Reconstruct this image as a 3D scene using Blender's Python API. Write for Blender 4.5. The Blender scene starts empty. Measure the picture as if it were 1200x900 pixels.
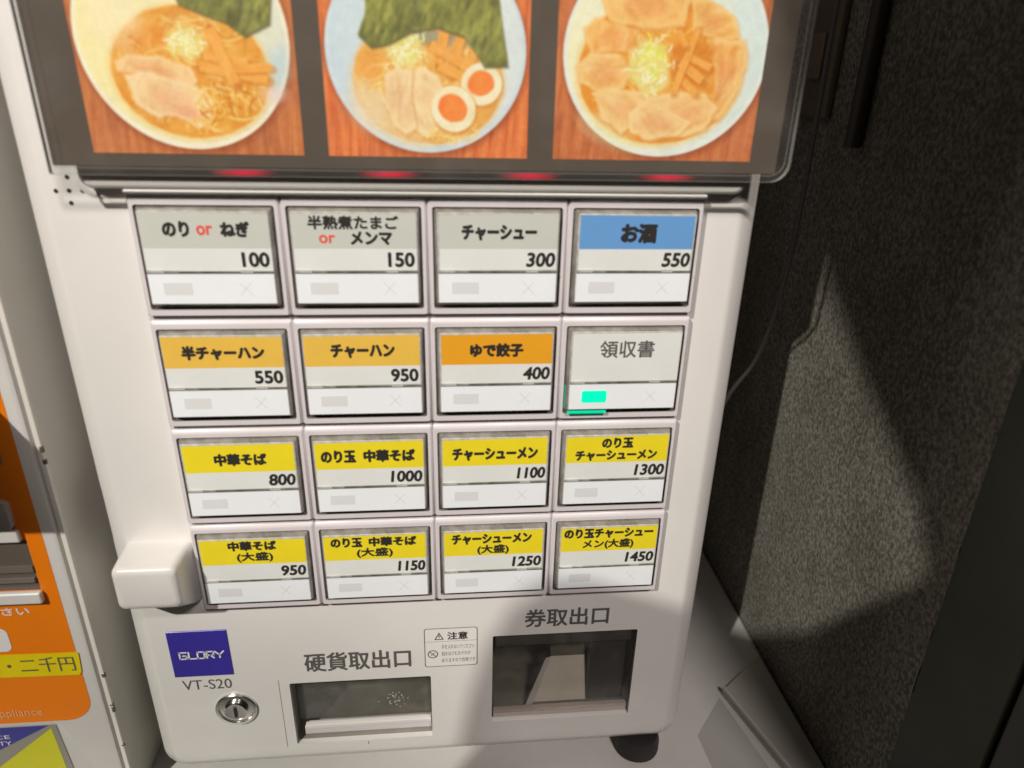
import bpy, bmesh, math, random
import numpy as np
from mathutils import Vector, Matrix
from mathutils.geometry import tessellate_polygon

SC = bpy.context.scene
COL = SC.collection
rnd = random.Random(7)

# ------------------------------------------------------------------ camera
cam_d = bpy.data.cameras.new('camera')
cam = bpy.data.objects.new('camera', cam_d)
COL.objects.link(cam)
SC.camera = cam
cam.location = (0.00814, -0.34940, 0.05386)
cam.rotation_euler = (1.1645, -0.0222, -0.0922)
cam_d.sensor_width = 36.0
cam_d.lens = 36.0 * 820 / 1200
cam_d.clip_start = 0.002
cam_d.clip_end = 50
cam_d.dof.use_dof = True
cam_d.dof.focus_distance = 0.475
cam_d.dof.aperture_fstop = 6.3

# ------------------------------------------------------------------ world, lamps, exposure
w = bpy.data.worlds.new('World')
SC.world = w
w.use_nodes = True
w.node_tree.nodes['Background'].inputs[0].default_value = (1.0, 0.86, 0.68, 1)
w.node_tree.nodes['Background'].inputs[1].default_value = 0.005
SC.view_settings.view_transform = 'Standard'
SC.view_settings.look = 'None'
SC.view_settings.exposure = 0.0
SC.view_settings.gamma = 1.0
try:
    SC.view_settings.use_curve_mapping = False
except Exception:
    pass


def area(name, loc, target, power, size, color, shape='DISK'):
    d = bpy.data.lights.new(name, 'AREA')
    d.energy = power
    d.shape = shape
    d.size = size
    d.color = color
    o = bpy.data.objects.new(name, d)
    COL.objects.link(o)
    o.location = loc
    o.rotation_euler = (Vector(target) - Vector(loc)).to_track_quat('-Z', 'Y').to_euler()
    return o


area('ceiling_spot', (-1.09, -1.56, 1.44), (0.0, 0.0, -0.40), 54.0, 0.034, (1.0, 0.945, 0.868))
area('room_fill', (0.56, -1.90, 1.80), (0.0, 0.0, -0.25), 45.0, 0.34, (1.0, 0.90, 0.85))  # added fill, stands in for the ambient light of the room


# ------------------------------------------------------------------ materials
def srgb(r, g, b):
    f = lambda c: (c / 255 / 12.92) if c / 255 <= 0.04045 else ((c / 255 + 0.055) / 1.055) ** 2.4
    return (f(r), f(g), f(b), 1.0)


MATS = {}


def mat(name, col, rough=0.5, metal=0.0, coat=0.0, bump=0.0, bscale=300.0, vary=0.0, vscale=20.0, spec=0.5,
        emit=None, estr=0.0, col2=None, alpha=None, bdist=0.0004):
    if name in MATS:
        return MATS[name]
    m = bpy.data.materials.new(name)
    m.use_nodes = True
    nt = m.node_tree
    b = nt.nodes['Principled BSDF']
    b.inputs['Base Color'].default_value = col
    b.inputs['Roughness'].default_value = rough
    b.inputs['Metallic'].default_value = metal
    b.inputs['Specular IOR Level'].default_value = spec
    b.inputs['Coat Weight'].default_value = coat
    b.inputs['Coat Roughness'].default_value = 0.06
    tc = nt.nodes.new('ShaderNodeTexCoord')
    if vary > 0 or col2 is not None:
        n = nt.nodes.new('ShaderNodeTexNoise')
        n.inputs['Scale'].default_value = vscale
        n.inputs['Detail'].default_value = 6
        n.inputs['Roughness'].default_value = 0.62
        nt.links.new(tc.outputs['Object'], n.inputs['Vector'])
        mx = nt.nodes.new('ShaderNodeMix')
        mx.data_type = 'RGBA'
        rp = nt.nodes.new('ShaderNodeMapRange')
        rp.inputs[1].default_value = 0.35
        rp.inputs[2].default_value = 0.68
        nt.links.new(n.outputs['Fac'], rp.inputs[0])
        nt.links.new(rp.outputs[0], mx.inputs['Factor'])
        mx.inputs[6].default_value = col
        c2 = col2 if col2 is not None else (col[0] * (1 - vary), col[1] * (1 - vary), col[2] * (1 - vary * 1.15), 1)
        mx.inputs[7].default_value = c2
        nt.links.new(mx.outputs[2], b.inputs['Base Color'])
        mr = nt.nodes.new('ShaderNodeMapRange')
        mr.inputs[3].default_value = max(0.02, rough - 0.08)
        mr.inputs[4].default_value = min(1, rough + 0.1)
        nt.links.new(n.outputs['Fac'], mr.inputs[0])
        nt.links.new(mr.outputs[0], b.inputs['Roughness'])
    if bump > 0:
        n2 = nt.nodes.new('ShaderNodeTexNoise')
        n2.inputs['Scale'].default_value = bscale
        n2.inputs['Detail'].default_value = 4
        nt.links.new(tc.outputs['Object'], n2.inputs['Vector'])
        bp = nt.nodes.new('ShaderNodeBump')
        bp.inputs['Strength'].default_value = bump
        bp.inputs['Distance'].default_value = bdist
        nt.links.new(n2.outputs['Fac'], bp.inputs['Height'])
        nt.links.new(bp.outputs['Normal'], b.inputs['Normal'])
    if emit is not None:
        b.inputs['Emission Color'].default_value = emit
        b.inputs['Emission Strength'].default_value = estr
    MATS[name] = m
    return m


def clear_mat(name, tint, gloss_rough=0.04, haze=0.0, haze_col=(0.5, 0.5, 0.5, 1), ior=1.45, smudge=0.0):
    """clear plastic sheet: transparent, with Fresnel reflection and a little surface haze"""
    m = bpy.data.materials.new(name)
    m.use_nodes = True
    nt = m.node_tree
    nt.nodes.clear()
    out = nt.nodes.new('ShaderNodeOutputMaterial')
    tr = nt.nodes.new('ShaderNodeBsdfTransparent')
    tr.inputs[0].default_value = tint
    gl = nt.nodes.new('ShaderNodeBsdfGlossy')
    gl.inputs['Roughness'].default_value = gloss_rough
    df = nt.nodes.new('ShaderNodeBsdfDiffuse')
    df.inputs[0].default_value = haze_col
    lw_ = nt.nodes.new('ShaderNodeLayerWeight')
    lw_.inputs['Blend'].default_value = 0.5
    pw = nt.nodes.new('ShaderNodeMath')
    pw.operation = 'POWER'
    pw.inputs[1].default_value = 5.0
    nt.links.new(lw_.outputs['Facing'], pw.inputs[0])
    fr = nt.nodes.new('ShaderNodeMath')
    fr.operation = 'MULTIPLY_ADD'
    f0 = ((ior - 1) / (ior + 1)) ** 2
    fr.inputs[1].default_value = 1 - f0
    fr.inputs[2].default_value = f0
    nt.links.new(pw.outputs[0], fr.inputs[0])
    m1 = nt.nodes.new('ShaderNodeMixShader')
    m2 = nt.nodes.new('ShaderNodeMixShader')
    m1.inputs[0].default_value = haze
    if smudge > 0:
        tc = nt.nodes.new('ShaderNodeTexCoord')
        n = nt.nodes.new('ShaderNodeTexNoise')
        n.inputs['Scale'].default_value = 60
        n.inputs['Detail'].default_value = 5
        mr = nt.nodes.new('ShaderNodeMapRange')
        mr.inputs[1].default_value = 0.48
        mr.inputs[2].default_value = 0.75
        mr.inputs[3].default_value = haze
        mr.inputs[4].default_value = haze + smudge
        nt.links.new(tc.outputs['Object'], n.inputs['Vector'])
        nt.links.new(n.outputs['Fac'], mr.inputs[0])
        nt.links.new(mr.outputs[0], m1.inputs[0])
    nt.links.new(tr.outputs[0], m1.inputs[1])
    nt.links.new(df.outputs[0], m1.inputs[2])
    nt.links.new(fr.outputs[0], m2.inputs[0])
    nt.links.new(m1.outputs[0], m2.inputs[1])
    nt.links.new(gl.outputs[0], m2.inputs[2])
    nt.links.new(m2.outputs[0], out.inputs[0])
    MATS[name] = m
    return m


WHITE = mat('white_enamel', (0.75, 0.735, 0.705, 1), 0.33, bump=0.08, bscale=420, vary=0.06, vscale=11, coat=0.15)
LILAC = mat('key_frame_plastic', (0.66, 0.622, 0.635, 1), 0.34, vary=0.06, vscale=30)
DARK = mat('dark_channel_plastic', (0.22, 0.20, 0.185, 1), 0.4)
CAP = mat('clear_cap_plastic', (0.34, 0.325, 0.30, 1), 0.13, coat=0.7, vary=0.5, vscale=160)
CAPSIDE = mat('cap_side_reflection', (0.31, 0.29, 0.265, 1), 0.09, coat=0.9, vary=0.55, vscale=130)  # opaque grey, the dark reflections in the clear sides put into the colour
DIVM = mat('divider_grey', (0.24, 0.23, 0.21, 1), 0.15, coat=0.6, vary=0.6, vscale=90)
CAPEDGE = mat('clear_cap_edge', (0.60, 0.60, 0.57, 1), 0.1, coat=0.8, vary=0.35, vscale=260)
PAPER = mat('card_paper', srgb(225, 228, 224), 0.42, coat=0.28, vary=0.05, vscale=60)
PAPERG = mat('card_grey_print', srgb(200, 203, 194), 0.42, coat=0.28, vary=0.05, vscale=60)
BLUEP = mat('card_blue_print', srgb(104, 158, 214), 0.42, coat=0.28, vary=0.06, vscale=60)
AMBER = mat('card_amber_print', srgb(232, 190, 80), 0.42, coat=0.28, vary=0.07, vscale=60)
AMBER2 = mat('card_orange_print', srgb(232, 164, 38), 0.42, coat=0.28, vary=0.07, vscale=60)
YELP = mat('card_yellow_print', srgb(238, 219, 40), 0.42, coat=0.28, vary=0.07, vscale=60)
STRIP = mat('indicator_strip', srgb(238, 243, 246), 0.3, coat=0.4, vary=0.04, vscale=50)
MARK = mat('indicator_mark_grey', srgb(219, 221, 221), 0.35, coat=0.3)
INK = mat('black_ink', (0.030, 0.027, 0.025, 1), 0.5, spec=0.3)
INKG = mat('grey_ink', (0.11, 0.10, 0.095, 1), 0.5, spec=0.3)
INKL = mat('pale_grey_ink', (0.30, 0.28, 0.27, 1), 0.5, spec=0.3)
REDINK = mat('red_ink', srgb(226, 84, 62), 0.5, spec=0.3)
WINK = mat('white_ink', (0.8, 0.79, 0.78, 1), 0.45)
BLUE = mat('blue_badge', srgb(58, 48, 158), 0.35, vary=0.08, vscale=40, coat=0.2)
CHROME = mat('lock_chrome', (0.62, 0.61, 0.58, 1), 0.2, metal=1.0)
BOARD = mat('menu_board_black', (0.095, 0.074, 0.057, 1), 0.38, vary=0.16, vscale=14)
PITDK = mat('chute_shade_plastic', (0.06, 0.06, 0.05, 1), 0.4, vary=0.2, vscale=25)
PITM = mat('chute_olive_plastic', (0.15, 0.145, 0.115, 1), 0.45, vary=0.3, vscale=25)
PITBLK = mat('chute_black_plastic', (0.028, 0.028, 0.027, 1), 0.35)
PITG = mat('coin_cup_grey', (0.30, 0.28, 0.25, 1), 0.4, vary=0.25, vscale=30)
CHUTE = mat('chute_plate_pale', (0.76, 0.72, 0.65, 1), 0.45, vary=0.2, vscale=25)
RUBBER = mat('rubber_black', (0.018, 0.016, 0.016, 1), 0.55)
ORANGE = mat('orange_sheet', srgb(246, 132, 8), 0.4, vary=0.05, vscale=20, coat=0.15)
ORANGEB = mat('yellow_tape', srgb(238, 216, 12), 0.35, vary=0.07, vscale=40, coat=0.2)
GREYP = mat('grey_steel_side', (0.70, 0.68, 0.62, 1), 0.42, bump=0.1, bscale=300, vary=0.08, vscale=10)
BROWN = mat('grey_brown_plastic', (0.13, 0.105, 0.085, 1), 0.35)
SKIN = mat('skin', (0.55, 0.33, 0.24, 1), 0.5)
JACKET = mat('dark_jacket_cloth', (0.02, 0.02, 0.025, 1), 0.9)
HAIR = mat('black_hair', (0.012, 0.01, 0.009, 1), 0.6)
PHONE = mat('phone_black', (0.01, 0.01, 0.012, 1), 0.15)
ACRYL = clear_mat('acrylic_clear', (0.985, 0.985, 0.975, 1), 0.03, haze=0.03, haze_col=(0.5, 0.46, 0.42, 1), ior=1.36, smudge=0.03)
ACRYLE = mat('acrylic_cut_edge', (0.27, 0.26, 0.245, 1), 0.15, coat=0.5)
WINDOW = clear_mat('smoked_window', (0.90, 0.89, 0.87, 1), 0.12, haze=0.022, haze_col=(0.55, 0.53, 0.50, 1), smudge=0.05)
FLAP = clear_mat('smoked_flap', (0.74, 0.73, 0.70, 1), 0.05, haze=0.10, haze_col=(0.42, 0.41, 0.38, 1), smudge=0.12)


# ------------------------------------------------------------------ mesh helpers
class MB:
    def __init__(s):
        s.v = []
        s.f = []
        s.m = []
        s.mats = []

    def mi(s, m):
        if m not in s.mats:
            s.mats.append(m)
        return s.mats.index(m)

    def face(s, pts, m):
        b = len(s.v)
        s.v += [tuple(p) for p in pts]
        s.f.append(tuple(range(b, b + len(pts))))
        s.m.append(s.mi(m))

    def box(s, x0, x1, y0, y1, z0, z1, m):
        p = [(x, y, z) for x in (x0, x1) for y in (y0, y1) for z in (z0, z1)]
        b = len(s.v)
        s.v += p
        for q in ((0, 1, 3, 2), (4, 6, 7, 5), (0, 4, 5, 1), (2, 3, 7, 6), (0, 2, 6, 4), (1, 5, 7, 3)):
            s.f.append(tuple(b + i for i in q))
            s.m.append(s.mi(m))

    def rect(s, x0, x1, z0, z1, y, m):
        s.face([(x0, y, z0), (x1, y, z0), (x1, y, z1), (x0, y, z1)], m)

    def loft(s, loops, m, close=True, cap0=False, cap1=False):
        b = len(s.v)
        n = len(loops[0])
        for L in loops:
            s.v += [tuple(p) for p in L]
        for i in range(len(loops) - 1):
            for j in range(n if close else n - 1):
                k = (j + 1) % n
                s.f.append((b + i * n + j, b + i * n + k, b + (i + 1) * n + k, b + (i + 1) * n + j))
                s.m.append(s.mi(m))
        if cap0:
            s.f.append(tuple(b + j for j in range(n))[::-1])
            s.m.append(s.mi(m))
        if cap1:
            s.f.append(tuple(b + (len(loops) - 1) * n + j for j in range(n)))
            s.m.append(s.mi(m))

    def holed(s, outer, holes, m):
        """outer / holes: lists of 3D points on one plane"""
        tri = tessellate_polygon([[Vector(p) for p in outer]] + [[Vector(p) for p in h] for h in holes])
        allp = list(outer) + [p for h in holes for p in h]
        b = len(s.v)
        s.v += [tuple(p) for p in allp]
        for t in tri:
            a, c, d = (Vector(allp[i]) for i in t)
            n = (c - a).cross(d - a)
            t = tuple(t) if n.y < 0 else tuple(t)[::-1]
            s.f.append(tuple(b + i for i in t))
            s.m.append(s.mi(m))

    def stroke(s, pts, wd, y, m, closed=False):
        """flat stroke of width wd along x,z points"""
        P = [Vector(p) for p in pts]
        if closed:
            P = P + [P[0]]
        for a, c in zip(P[:-1], P[1:]):
            d = (c - a)
            if d.length < 1e-9:
                continue
            d.normalize()
            n = Vector((-d.y, d.x)) * wd / 2
            e = d * wd * 0.35
            q = [a - e - n, c + e - n, c + e + n, a - e + n]
            s.face([(t.x, y, t.y) for t in q], m)

    def build(s, name, parent=None, smooth=0, bevel=0.0, seg=2):
        me = bpy.data.meshes.new(name)
        me.from_pydata(s.v, [], s.f)
        for m in s.mats:
            me.materials.append(m)
        me.polygons.foreach_set('material_index', s.m)
        bm = bmesh.new()
        bm.from_mesh(me)
        bmesh.ops.remove_doubles(bm, verts=bm.verts, dist=1e-6)
        if bevel > 0:
            bmesh.ops.recalc_face_normals(bm, faces=bm.faces)
            ed = [e for e in bm.edges if len(e.link_faces) == 2 and e.calc_face_angle(0) > 0.6]
            bmesh.ops.bevel(bm, geom=ed, offset=bevel, segments=seg, profile=0.5, affect='EDGES', clamp_overlap=True)
        bm.to_mesh(me)
        bm.free()
        if smooth:
            me.polygons.foreach_set('use_smooth', [True] * len(me.polygons))
            try:
                me.set_sharp_from_angle(angle=math.radians(smooth))
            except Exception:
                pass
        o = bpy.data.objects.new(name, me)
        COL.objects.link(o)
        if parent is not None:
            o.parent = parent
        return o


def thing(name, label, cat, loc=(0, 0, 0)):
    o = bpy.data.objects.new(name, None)
    o.empty_display_size = 0.02
    COL.objects.link(o)
    o.location = loc
    o['label'] = label
    o['category'] = cat
    return o


def rrect(x0, x1, z0, z1, r, y, n=6):
    """rounded rectangle loop seen from -Y, counter-clockwise"""
    pts = []
    for cx, cz, a0 in ((x1 - r, z1 - r, 0), (x0 + r, z1 - r, 90), (x0 + r, z0 + r, 180), (x1 - r, z0 + r, 270)):
        for i in range(n + 1):
            a = math.radians(a0 + 90 * i / n)
            pts.append((cx + r * math.cos(a), y, cz + r * math.sin(a)))
    return pts


def rrect4(x0, x1, z0, z1, rs, y, n=6):
    """per-corner radii: tr, tl, bl, br"""
    pts = []
    cs = ((x1, z1, 0, -1, -1), (x0, z1, 90, 1, -1), (x0, z0, 180, 1, 1), (x1, z0, 270, -1, 1))
    for (cx, cz, a0, sx, sz), r in zip(cs, rs):
        for i in range(n + 1):
            a = math.radians(a0 + 90 * i / n)
            pts.append((cx + sx * r + r * math.cos(a), y, cz + sz * r + r * math.sin(a)))
    return pts


def circle(cx, cz, r, y, n=32, sz=1.0):
    return [(cx + r * math.cos(2 * math.pi * i / n), y, cz + r * sz * math.sin(2 * math.pi * i / n)) for i in range(n)]


DG = bpy.context.evaluated_depsgraph_get


def glyph_mesh(body, bold):
    cu = bpy.data.curves.new('lettering_source', 'FONT')
    cu.body = body
    cu.offset = bold
    cu.resolution_u = 3
    cu.space_character = 1.0 + max(0, bold) * 2
    o = bpy.data.objects.new('lettering_source', cu)
    COL.objects.link(o)
    bpy.context.view_layer.update()
    me = bpy.data.meshes.new_from_object(o.evaluated_get(DG()))
    co = np.zeros(len(me.vertices) * 3)
    me.vertices.foreach_get('co', co)
    co = co.reshape(-1, 3)
    fs = [tuple(p.vertices) for p in me.polygons]
    bpy.data.objects.remove(o)
    bpy.data.curves.remove(cu)
    bpy.data.meshes.remove(me)
    return co, fs


GC = {}


def put_text(mb, body, x0, x1, z0, z1, y, m, bold=0.0, slant=0.0):
    """set lettering into the box x0..x1, z0..z1 on the plane y"""
    k = body
    if k not in GC:
        GC[k] = glyph_mesh(body, 0.0)
    co, fs = GC[k]
    a = co.min(0)
    c = co.max(0)
    X = x0 + (co[:, 0] - a[0]) / (c[0] - a[0]) * (x1 - x0)
    Z = z0 + (co[:, 1] - a[1]) / (c[1] - a[1]) * (z1 - z0)
    X = X + slant * (Z - z0)
    i = mb.mi(m)
    h = (z1 - z0)
    # heavy strokes: the outline is widened all round by laying shifted copies a few microns apart
    sh = [(0, 0)] if bold <= 0 else [(0, 0)] + [(bold * h * math.cos(t * math.pi / 4), bold * h * math.sin(t * math.pi / 4)) for t in range(8)]
    for j, (dx, dz) in enumerate(sh):
        b = len(mb.v)
        yy = y - j * 0.000004
        mb.v += [(float(p) + dx, yy, float(q) + dz) for p, q in zip(X, Z)]
        for f in fs:
            mb.f.append(tuple(b + t for t in f))
            mb.m.append(i)


# ================================================================== THE SETTING
WX = 0.282          # face of the right-hand wall
SHZ = -0.4035       # top of the counter


def wall_material():
    m = bpy.data.materials.new('rough_render_wall')
    m.use_nodes = True
    nt = m.node_tree
    b = nt.nodes['Principled BSDF']
    b.inputs['Roughness'].default_value = 0.8
    b.inputs['Specular IOR Level'].default_value = 0.25
    tc = nt.nodes.new('ShaderNodeTexCoord')
    mp = nt.nodes.new('ShaderNodeMapping')
    mp.inputs['Scale'].default_value = (1, 1.0, 0.72)
    nt.links.new(tc.outputs['Object'], mp.inputs[0])
    n = nt.nodes.new('ShaderNodeTexNoise')
    n.inputs['Scale'].default_value = 430
    n.inputs['Detail'].default_value = 6
    n.inputs['Roughness'].default_value = 0.7
    v = nt.nodes.new('ShaderNodeTexNoise')
    v.inputs['Scale'].default_value = 16
    v.inputs['Detail'].default_value = 5
    for q in (n, v):
        nt.links.new(mp.outputs[0], q.inputs['Vector'])
    cr = nt.nodes.new('ShaderNodeValToRGB')
    cr.color_ramp.elements[0].position = 0.41
    cr.color_ramp.elements[0].color = (0.115, 0.108, 0.088, 1)
    cr.color_ramp.elements[1].position = 0.66
    cr.color_ramp.elements[1].color = (0.37, 0.355, 0.305, 1)
    nt.links.new(n.outputs['Fac'], cr.inputs[0])
    mx = nt.nodes.new('ShaderNodeMix')
    mx.data_type = 'RGBA'
    mx.blend_type = 'MULTIPLY'
    mx.inputs['Factor'].default_value = 0.6
    cr2 = nt.nodes.new('ShaderNodeValToRGB')
    cr2.color_ramp.elements[0].position = 0.3
    cr2.color_ramp.elements[0].color = (0.50, 0.46, 0.40, 1)
    cr2.color_ramp.elements[1].position = 0.7
    cr2.color_ramp.elements[1].color = (1, 1, 1, 1)
    nt.links.new(v.outputs['Fac'], cr2.inputs[0])
    nt.links.new(cr.outputs[0], mx.inputs[6])
    nt.links.new(cr2.outputs[0], mx.inputs[7])
    nt.links.new(mx.outputs[2], b.inputs['Base Color'])
    bp = nt.nodes.new('ShaderNodeBump')
    bp.inputs['Strength'].default_value = 0.75
    bp.inputs['Distance'].default_value = 0.0012
    nt.links.new(n.outputs['Fac'], bp.inputs['Height'])
    nt.links.new(bp.outputs[0], b.inputs['Normal'])
    return m


WALLM = wall_material()
BACKM = mat('dark_back_wall_paint', (0.07, 0.062, 0.05, 1), 0.8, vary=0.3, vscale=8)
COUNTER = mat('counter_laminate', (0.60, 0.59, 0.565, 1), 0.38, bump=0.05, bscale=200, vary=0.12, vscale=12)
FLOORM = mat('floor_tile', (0.035, 0.032, 0.03, 1), 0.5, vary=0.2, vscale=4)
POSTM = mat('dark_green_paint', (0.030, 0.038, 0.018, 1), 0.45, vary=0.35, vscale=12, bump=0.2, bscale=120)

b = MB()
b.box(WX, WX + 0.11, -0.064, 0.75, -1.3, 1.1, WALLM)
o = b.build('wall')
o['kind'] = 'structure'
b = MB()
b.box(-0.9, WX - 0.001, 0.46, 0.52, -1.3, 1.1, BACKM)
o = b.build('wall')
o['kind'] = 'structure'
b = MB()
b.box(-0.9, WX - 0.0015, -0.062, 0.459, SHZ - 0.035, SHZ, COUNTER)
o = b.build('counter_top', bevel=0.003)
o['kind'] = 'structure'
b = MB()
b.box(-3.0, 3.0, -3.0, 1.5, -1.36, -1.302, FLOORM)
o = b.build('floor')
o['kind'] = 'structure'

# door post at the front end of the right-hand wall
post = thing('door_post', 'dark green painted door post at the front end of the rough grey wall', 'door post',
             (WX, -0.09, -1.3))
b = MB()
b.box(-0.0045, 0.10, -0.0325, 0.0235, 0, 2.4, POSTM)
b.build('post', post, bevel=0.0015)
b = MB()
b.box(-0.003, 0.09, -0.060, -0.0335, 0, 2.4, PITBLK)
b.build('seal_strip', post, bevel=0.001)
CAULK = mat('old_filler', (0.30, 0.27, 0.22, 1), 0.8)
for z0, dz in ((0.86, 0.011), (0.885, 0.004), (0.905, 0.006), (0.925, 0.003), (1.03, 0.02), (1.07, 0.008), (1.13, 0.004), (0.83, 0.02)):
    b = MB()
    b.box(-0.0050, -0.0042, 0.0228, 0.0236 + rnd.random() * 0.0004, z0, z0 + dz, CAULK)
    b.build('filler_bead', post, bevel=0.0002, seg=1)

# pale frame edge beyond the post
fr = thing('door_frame', 'pale beige frame edge seen beyond the dark green post in the bottom right corner', 'frame', (WX + 0.002, -0.155, -1.3))
b = MB()
b.box(0.0, 0.05, -0.004, 0.004, 0, 2.39, mat('beige_trim', (0.36, 0.32, 0.25, 1), 0.5, vary=0.1))
b.build('edge_trim', fr, bevel=0.001)
b = MB()
b.box(0.003, 0.048, -0.10, -0.005, 0, 2.38, mat('grey_frame_paint', (0.16, 0.15, 0.15, 1), 0.5, vary=0.15))
b.build('frame_board', fr, bevel=0.001)

# ================================================================== TICKET MACHINE
TM = thing('ticket_machine', 'white ramen ticket vending machine with four rows of meal buttons under a photo menu board', 'ticket machine',
           (0, 0, SHZ))
TMZ = -SHZ          # children are placed in world z by adding this


class TB(MB):
    def build(s, name, parent=None, **k):
        if parent is TM or parent is None:
            s.v = [(x, y, z + TMZ) for x, y, z in s.v]
            return MB.build(s, name, TM, **k)
        s.v = [(x, y, z + TMZ) for x, y, z in s.v]
        return MB.build(s, name, parent, **k)


X0, X1, Z0, Z1, FY = -0.1905, 0.1735, -0.3895, 0.36, 0.006
COIN = (-0.0978, -0.0054, -0.3670, -0.3115)      # x0 x1 z0 z1
TICK = (0.0358, 0.1330, -0.3570, -0.2800)

body = TB()
prof = [(0.0, 0.250), (0.0, 0.0180), (0.0006, 0.0150), (0.0024, 0.0125), (0.0100, 0.0072), (0.0118, 0.0063), (0.0135, FY)]
loops = []
for ins, y in prof:
    r = 0.016 - ins * 0.6
    loops.append(rrect(X0 + ins, X1 - ins, Z0 + ins, Z1 - ins, r, y, 8))
body.loft(loops, WHITE, cap0=False)
body.face(loops[0], WHITE)
hc = rrect(*COIN, 0.0012, FY, 3)
ht = rrect(*TICK, 0.0012, FY, 3)
body.holed(loops[-1], [hc, ht], WHITE)
# lips of the two openings, running 3 mm in
for (a, c, d, e) in (COIN, TICK):
    body.loft([rrect(a, c, d, e, 0.0012, FY, 3), rrect(a, c, d, e, 0.0012, FY + 0.004, 3)], WHITE)
body.build('cabinet', smooth=35)

# coin outlet
cup = TB()
a, c, d, e = COIN
cup.loft([rrect(a, c, d, e, 0.0012, FY + 0.004, 3), rrect(a + 0.003, c - 0.003, d + 0.002, e - 0.004, 0.004, FY + 0.045, 3)], PITG, cap1=True)
co_ = cup.build('coin_outlet', smooth=30)
b = TB()
b.box(a + 0.0058, c - 0.0006, 0.0098, 0.0135, d + 0.0092, d + 0.0125, WHITE)
b.box(a + 0.0045, c - 0.0006, 0.0128, 0.0180, d + 0.001, d + 0.0085, LILAC)
b.build('tray_lip', co_, bevel=0.0006)
b = TB()
b.box(a + 0.001, c - 0.001, 0.0150, 0.0165, d + 0.013, e - 0.0006, FLAP)
b.build('flap', co_)
b = TB()
b.box(a + 0.006, c - 0.004, 0.030, 0.032, e - 0.024, e - 0.011, mat('pale_cup_label', (0.36, 0.34, 0.30, 1), 0.5))
b.build('inner_ledge', co_, bevel=0.0008)
b = TB()
sm = mat('scuff_white', (0.55, 0.54, 0.5, 1), 0.7)
for i in range(34):
    cx = -0.030 + rnd.gauss(0, 0.0042)
    cz = -0.3395 + rnd.gauss(0, 0.0045)
    an = rnd.uniform(0, 3.14)
    L = rnd.uniform(0.0004, 0.0016)
    b.stroke([(cx, cz), (cx + L * math.cos(an), cz + L * math.sin(an))], rnd.uniform(0.0002, 0.0006), 0.0147, sm)
b.build('scuff', co_)['kind'] = 'stuff'

# ticket outlet: dark cup, pale chute plate, inner black box, front lip
a, c, d, e = TICK
cup = TB()
cup.loft([rrect(a, c, d, e, 0.0012, FY + 0.004, 3), rrect(a + 0.002, c - 0.002, d + 0.002, e - 0.002, 0.003, FY + 0.062, 3)], PITM, cap1=True)
to_ = cup.build('ticket_outlet', smooth=30)
b = TB()
b.face([(0.0670, 0.0200, -0.3560), (0.1085, 0.0200, -0.3560), (0.1035, 0.0270, -0.3205), (0.0790, 0.0270, -0.3205)], CHUTE)
b.face([(0.0590, 0.0140, -0.3560), (0.0670, 0.0197, -0.3560), (0.0788, 0.0267, -0.3205), (0.0750, 0.0240, -0.3190)], LILAC)
b.face([(0.1035, 0.0272, -0.3205), (0.0790, 0.0272, -0.3205), (0.0780, 0.0300, -0.3000), (0.1035, 0.0300, -0.3000)], PITM)
b.build('chute_plate', to_)
b = TB()
b.box(0.1050, c - 0.0022, 0.018, 0.060, d + 0.0025, e - 0.003, PITBLK)
b.build('inner_guard', to_, bevel=0.001)
b = TB()
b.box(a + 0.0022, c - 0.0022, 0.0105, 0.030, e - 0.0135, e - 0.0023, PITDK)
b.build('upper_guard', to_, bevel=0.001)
b = TB()
b.box(a + 0.0010, c - 0.0008, 0.0085, 0.0135, d + 0.0006, d + 0.0066, mat('lip_pink_grey', (0.50, 0.44, 0.41, 1), 0.35))
b.build('tray_lip', to_, bevel=0.0012)

b = TB()
b.box(a + 0.0014, c - 0.0014, FY + 0.0006, FY + 0.0016, d + 0.0072, e - 0.0006, WINDOW)
b.build('smoked_window', to_)

# display housing behind the menu board
hs = TB()
HX0, HX1, HZ0 = -0.1590, 0.1600, 0.0046
L = []
for ins, y in ((0.0, FY), (0.0, 0.0012), (0.0008, -0.0006), (0.0022, -0.0015)):
    L.append(rrect(HX0 + ins, HX1 - ins, HZ0 + ins, 0.34 - ins, 0.006, y, 6))
hs.loft(L, WHITE, cap1=True)
hs.build('display_housing', smooth=40)
# shallow moulded rim around the housing foot
b = TB()
n0 = 0.0045
rim = []
for k, (off, y) in enumerate(((0.0012, FY - 0.0001), (0.0018, FY - 0.0007), (0.0042, FY - 0.0007), (0.0052, FY - 0.0001))):
    rim.append([p for p in rrect(HX0 - off, HX1 + 0.002 + off * 0.3, HZ0 - off, 0.345, 0.006 + off, y, 6)])
b.loft(rim, WHITE)
b.build('moulded_rim', smooth=60)

# five speaker holes in a diamond
for hx, hz in ((-0.1727, 0.0026), (-0.1664, 0.0090), (-0.1668, 0.0028), (-0.1670, -0.0029), (-0.1608, 0.0028)):
    b = TB()
    b.face(circle(hx, hz, 0.00105, FY - 0.00016, 16), RUBBER)
    b.build('sound_hole')

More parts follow.
